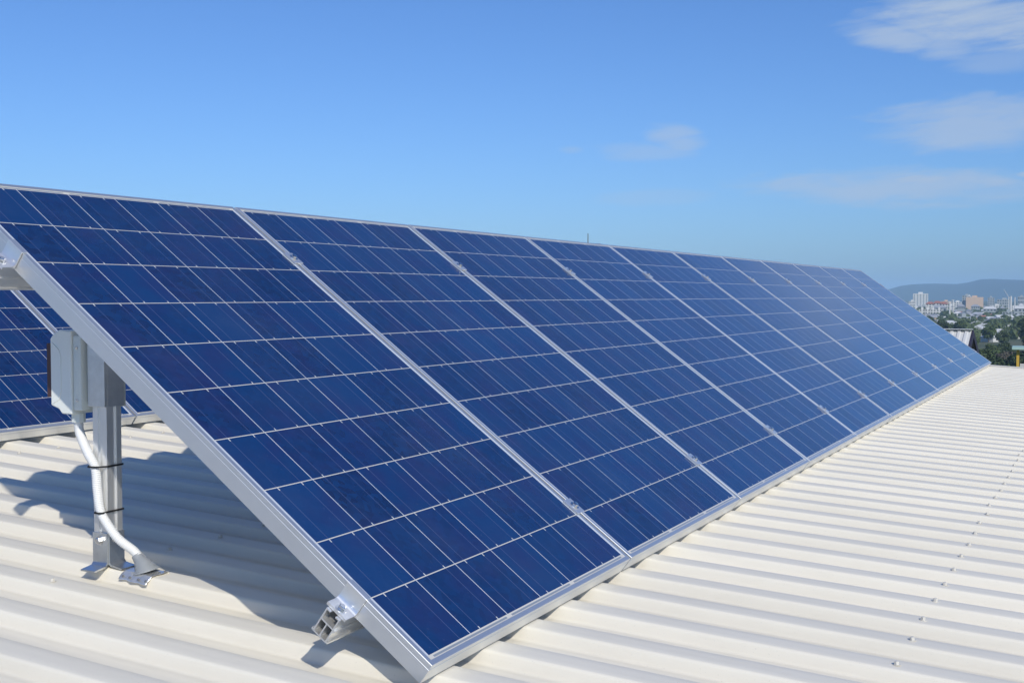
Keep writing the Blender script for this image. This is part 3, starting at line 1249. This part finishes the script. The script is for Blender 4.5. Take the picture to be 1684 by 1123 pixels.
def make_house(kind, wall, roof, label, group):
    root = empty('house', (0, 0, 0), None, label, 'house', group)
    w, l, h = 4.2, 6.5, 3.0
    b = MB()
    b.box((-w, -l, 0), (w, l, h))
    b.build('wall', M[wall], root)
    r = MB()
    e, rh = 0.6, 2.1
    hip = 2.6 if kind else 0.0
    a0, a1 = (-w - e, -l - e), (w + e, l + e)
    vs = [(a0[0], a0[1], h), (a1[0], a0[1], h), (a1[0], a1[1], h), (a0[0], a1[1], h), (0, a0[1] + hip, h + rh), (0, a1[1] - hip, h + rh)]
    lower = [(x, y, h - 0.18) for x, y, z in vs[:4]]
    r.mesh(vs + lower, [(0, 1, 4), (1, 2, 5, 4), (2, 3, 5), (3, 0, 4, 5), (0, 6, 7, 1), (1, 7, 8, 2), (2, 8, 9, 3), (3, 9, 6, 0), (9, 8, 7, 6)])
    r.build('roof', M[roof], root)
    for (x0, y0, x1, y1) in ((-w - .03, -4.5, -w + .02, -2.6), (-w - .03, 1.2, -w + .02, 3.4), (-1.2, -l - .03, 1.0, -l + .02)):
        q = MB()
        q.box((x0, y0, 1.0), (x1, y1, 2.3))
        q.build('window', M['glass'], root)
    return root


HK = [(1, 'white_wall', 'white_roof', 'small house with a white sheet roof among the trees below', 'white roofed houses'),
      (1, 'beige_wall', 'grey_roof', 'small house with a grey roof among the trees below', 'grey roofed houses'),
      (1, 'white_wall', 'red_roof', 'small house with a red tiled roof among the trees below', 'red roofed houses'),
      (0, 'white_wall', 'white_roof', 'gabled house with a long pale roof among the trees below', 'pale gabled houses')]
hp = [None] * 4


def house(kind, x, y, s, rz, z=GROUND_Z, label=None):
    if hp[kind] is None:
        hp[kind] = make_house(*HK[kind])
        o = hp[kind]
    else:
        o = copy_tree(hp[kind])
    o.location = (x, y, z)
    o.scale = (s, s, s)
    o.rotation_euler = (0, 0, rz)
    if label:
        o['label'] = label


rh_ = random.Random(15)
for (px, d, kind, s, rz) in ((1626, 330, 3, 0.8, 1.2), (1643, 470, 0, 1.0, .4), (1636, 500, 3, 0.9, 1.4), (1662, 372, 0, .5, .3), (1598, 740, 0, .9, 1.2), (1606, 760, 3, .8, 1.5),
                             (1634, 700, 0, .9, 1.1), (1650, 960, 2, 1.0, 1.3), (1642, 800, 0, 0.9, 1.2), (1612, 850, 3, 1.0, 1.4), (1620, 900, 0, 1.1, 1.2), (1606, 960, 3, 1.2, 1.5),
                             (1632, 1000, 0, 1.2, 1.1), (1570, 930, 3, 1.2, 1.5), (1562, 980, 0, 1.2, 1.3), (1540, 1020, 3, 1.1, 1.4), (1676, 760, 0, 0.9, 1.0), (1668, 900, 3, 1.2, 1.5)):
    p = far_point(px, 486, d)
    house(kind, p.x, p.y, s, rz)
for i in range(135):
    d = 1100 * (2500 / 1100) ** rh_.random()
    p = polar(rh_.uniform(2.5, 11) if i % 3 else rh_.uniform(-4, 16), d)
    house(rh_.choice((0, 0, 1, 1, 1, 2, 3, 3)), p.x, p.y, rh_.uniform(0.8, 1.25), rh_.uniform(0, 3.1))


def facing(root, p):
    """turn local -x towards the camera"""
    a = math.atan2(p.y - CAM.y, p.x - CAM.x)
    root.rotation_euler = (0, 0, a)


def block(name, px, dist, width, depth, height, wall, label, cat='building', floors=0, bays=0, roof=None, win=0.55, group=None, stripes=False):
    p = far_point(px, 486, dist)
    p.z = GROUND_Z
    root = empty(name, p, None, label, cat, group)
    facing(root, p)
    b = MB()
    b.box((0, -width / 2, 0), (depth, width / 2, height))
    b.build('wall', M[wall], root)
    fh = height / max(floors, 1)
    bw = width / max(bays, 1)
    if stripes:                                  # columns of recessed balconies
        for j in range(bays):
            q = MB()
            yc = -width / 2 + bw * (j + 0.5)
            q.box((-0.25, yc - bw * win / 2, fh * 0.9), (0.05, yc + bw * win / 2, height - fh * 0.35))
            q.build('balcony_column', M['grey_wall'], root)
    else:
        for i in range(floors):
            q = MB()
            for j in range(bays):
                yc = -width / 2 + bw * (j + 0.5)
                q.box((-0.15, yc - bw * win / 2, fh * (i + 0.35)), (0.1, yc + bw * win / 2, fh * (i + 0.8)))
            if bays:
                q.build('window_row', M['glass'], root)
    r = MB()
    if roof == 'flat' or roof is None:
        r.box((depth * .3, -width * .15, height), (depth * .7, width * .15, height + 3.0))
        r.build('plant_room', M[wall], root)
    else:
        e = 0.8
        vs = [(-e, -width / 2 - e, height), (depth + e, -width / 2 - e, height), (depth + e, width / 2 + e, height), (-e, width / 2 + e, height),
              (depth / 2, -width / 2 + depth * .35, height + 3.4), (depth / 2, width / 2 - depth * .35, height + 3.4)]
        r.mesh(vs, [(0, 1, 4), (1, 2, 5, 4), (2, 3, 5), (3, 0, 4, 5), (3, 2, 1, 0)])
        r.build('roof', M[roof], root)
    return root


block('apartment_tower', 1514, 2500, 29, 18, 30, 'white_wall', 'tall white apartment tower with vertical balcony stripes on the skyline', 'tower', 10, 5, None, .5, None, True)
block('office_block', 1603, 2300, 30, 22, 23, 'beige_wall', 'broad beige block with a flat roof in the middle of the far city', 'building', 5, 1, None, .0)
block('office_block', 1590, 2350, 16, 20, 26, 'grey_wall', 'grey office block just left of the beige block', 'building', 6, 4)
block('office_block', 1594, 2330, 6, 12, 25, 'white_wall', 'narrow pale block between the grey and the beige blocks', 'building', 6, 1)
block('office_block', 1652, 2200, 24, 20, 19, 'grey_wall', 'low grey green block left of the white chimneys', 'building', 4, 6)
block('office_block', 1630, 2400, 12, 14, 22, 'grey_wall', 'small grey tower right of the beige block', 'building', 6, 3)
for i, (px, w, lab) in enumerate(((1530, 13, 'left'), (1542, 13, 'middle'), (1552, 12, 'right'))):
    block('apartment_block', px, 1900, w, 12, 13 + (i == 1) * 1.2, 'white_wall', lab + ' white apartment block under red roofs below the tower', 'apartments', 4, 3, 'red_roof', .5, 'white apartments with red roofs')
for i, (px, w) in enumerate(((1517, 8), (1526, 7), (1535, 7), (1545, 7))):
    block('town_house', px, 1500, w, 9, 9, 'white_wall', 'white town house in the row in front of the red roofed apartments', 'house', 3, 2, None, .5, 'row of white town houses')
for (px, d, w, h, wl, lab) in ((1556, 2600, 20, 14, 'beige_wall', 'low beige building right of the red roofs'), (1575, 2500, 22, 13, 'white_wall', 'low white building left of the grey office block'),
                               (1640, 2100, 22, 9, 'white_wall', 'low white hall in front of the small grey tower'), (1670, 1900, 26, 8, 'white_wall', 'low white hall at the foot of the chimneys'),
                               (1500, 2300, 12, 15, 'white_wall', 'small white building at the left edge of the city'), (1680, 2600, 14, 24, 'grey_wall', 'grey tower at the right edge of the city')):
    block('city_building', px, d, w, 14, h, wl, lab, 'building', 3, 5)


rc = random.Random(33)
for i in range(15):
    px = rc.uniform(1478, 1700)
    d = rc.uniform(1150, 2500)
    wl = rc.choice(('white_wall', 'beige_wall', 'grey_wall', 'grey_wall'))
    block('city_building', px, d, rc.uniform(8, 19), rc.uniform(8, 12), rc.uniform(5.5, 11), wl,
          {'white_wall': 'low white building half hidden by trees below the city', 'beige_wall': 'low beige building half hidden by trees below the city',
           'grey_wall': 'low grey building half hidden by trees below the city'}[wl], 'building', 2, 4, rc.choice((None, None, 'white_roof', 'grey_roof', 'grey_roof')), .45,
          {'white_wall': 'low white buildings of the town', 'beige_wall': 'low beige buildings of the town', 'grey_wall': 'low grey buildings of the town'}[wl])


def mast(px, py_top, dist, r, mat, label, arms=0, base_z=GROUND_Z, name='light_mast', cat='mast', group=None):
    top = far_point(px, py_top, dist)
    root = empty(name, (top.x, top.y, base_z), None, label, cat, group)
    facing(root, top)
    h = top.z - base_z
    b = MB()
    b.tube([(0, 0, 0), (0, 0, h)], [r, r * .8], 10)
    b.build('pole', M[mat], root, smooth=1)
    if arms:
        c = MB()
        c.box((-.3, -arms, h - .1), (.3, arms, h + .6))
        c.build('cross_arm', M[mat], root)
    return root


mast(1562, 497, 1300, 0.85, 'white_wall', 'white lighting mast in front of the town, left one of a pair', 1.6, group='pair of white lighting masts')
mast(1567.5, 494, 1500, 0.75, 'white_wall', 'white lighting mast in front of the town, right one of a pair', 1.6, group='pair of white lighting masts')
mast(1662.5, 487, 1800, 1.5, 'white_wall', 'thick white chimney beside the crane at the right of the city', 0, name='chimney', cat='chimney', group='white chimneys')
mast(1669, 489, 1850, 1.0, 'white_wall', 'thinner white chimney to the right of the thick one', 0, name='chimney', cat='chimney', group='white chimneys')


def crane():
    p0 = far_point(1659, 490, 1900)
    root = empty('tower_crane', (p0.x, p0.y, GROUND_Z), None, 'pale tower crane with its jib raised to the left above the chimneys', 'crane')
    facing(root, p0)
    h = p0.z - GROUND_Z
    b = MB()
    b.box((-.6, -.6, 0), (.6, .6, h))
    b.build('tower', M['white_wall'], root)
    j = MB()
    j.tube([(0, -.5, h), (0, 7, h + 13)], [.45, .25], 6)
    j.build('jib', M['white_wall'], root)
    c = MB()
    c.tube([(0, 0.5, h), (0, -4, h + 1.5)], [.6, .6], 6)
    c.build('counter_jib', M['white_wall'], root)


crane()


# ------------------------------------------------------------------ neighbouring roof and hut
def neighbour():
    d = 60.0
    corner = far_point(1598, 544, d)          # right end of the ridge
    ribs = MB()
    L, run, drop = 14.0, 7.5, 3.4
    n = int(L / 0.33)
    vs, fs = [], []
    prof = []
    for i in range(n):
        y = i * 0.33
        prof += [(y, 0), (y + 0.13, 0), (y + 0.17, .06), (y + 0.28, .06)]
    prof.append((n * 0.33, 0))
    for (x, z) in ((-run, -drop), (0, 0), (run, -drop)):
        for (y, h) in prof:
            vs.append((x, y, z + h))
    k = len(prof)
    for j in range(2):
        for i in range(k - 1):
            a = j * k + i
            fs.append((a, a + k, a + k + 1, a + 1))
    ribs.mesh(vs, fs)
    root = empty('neighbouring_building', (corner.x, corner.y, corner.z), None, 'neighbouring building with a ribbed white gable roof behind the far end of the panels', 'building')
    ribs.build('roof', M['white_roof'], root)
    c = MB()
    c.box((-0.25, -0.05, 0.062), (0.25, L, 0.085))
    c.build('ridge_cap', M['white_roof'], root)
    w = MB()
    zb = GROUND_Z - corner.z
    w.prism([(-run + .5, -drop - .25), (run - .5, -drop - .25), (0, -.35)], 0.55, L - .5, mat=Matrix(((1, 0, 0, 0), (0, 0, 1, 0), (0, 1, 0, 0), (0, 0, 0, 1))))
    w.box((-run + .5, 0.55, zb), (run - .5, L - .5, -drop - .25))
    w.build('wall', M['dark'], root)
    f = MB()
    for s in (-1, 1):
        f.prism([(0, .03), (s * run, -drop + .03), (s * run, -drop - .32), (0, -.32)], -0.10, -0.03, mat=Matrix(((1, 0, 0, 0), (0, 0, 1, 0), (0, 1, 0, 0), (0, 0, 0, 1))))
    f.build('barge_board', M['dark'], root)


neighbour()


def hut():
    p = far_point(1688, 575, 90)
    root = empty('yellow_frame_shelter', (p.x, p.y, p.z - 6.0), None, 'yellow framed shelter with a pale green roof at the right edge beyond the roof', 'shelter')
    facing(root, p)
    b = MB()
    for (x, y) in ((0, .55), (0, -2.4), (2.4, .55), (2.4, -2.4)):
        b2 = MB()
        b2.box((x - .09, y - .09, p.z * 0 + (GROUND_Z - (p.z - 6.0))), (x + .09, y + .09, 6.0))
        b2.build('post', M['yellow'], root)
    b.box((-.05, -2.2, 4.2), (.05, .4, 5.0))
    b.build('panel', M['wall'], root)
    r = MB()
    r.box((-.5, -2.9, 6.0), (2.9, 0.95, 6.16), ch=.02)
    r.build('roof', M['teal'], root)


hut()


# ------------------------------------------------------------------ air
def haze():
    mt = bpy.data.materials.new('thin air')
    mt.use_nodes = True
    g = NT(mt.node_tree)
    g.n.remove(g.n['Principled BSDF'])
    v = g.node('ShaderNodeVolumePrincipled')
    v.inputs['Color'].default_value = (0.46, 0.72, 1.0, 1.0)
    v.inputs['Density'].default_value = HAZE
    v.inputs['Anisotropy'].default_value = -0.4
    g.l.new(v.outputs[0], g.n['Material Output'].inputs['Volume'])
    b = MB()
    k = S + 500
    b.box((-k, -k, GROUND_Z - 4), (k, k, 165.0))
    tag(b.build('haze', mt), 'thin blue haze over the plain', None, None, 'stuff')


HAZE = 1.2e-4
haze()
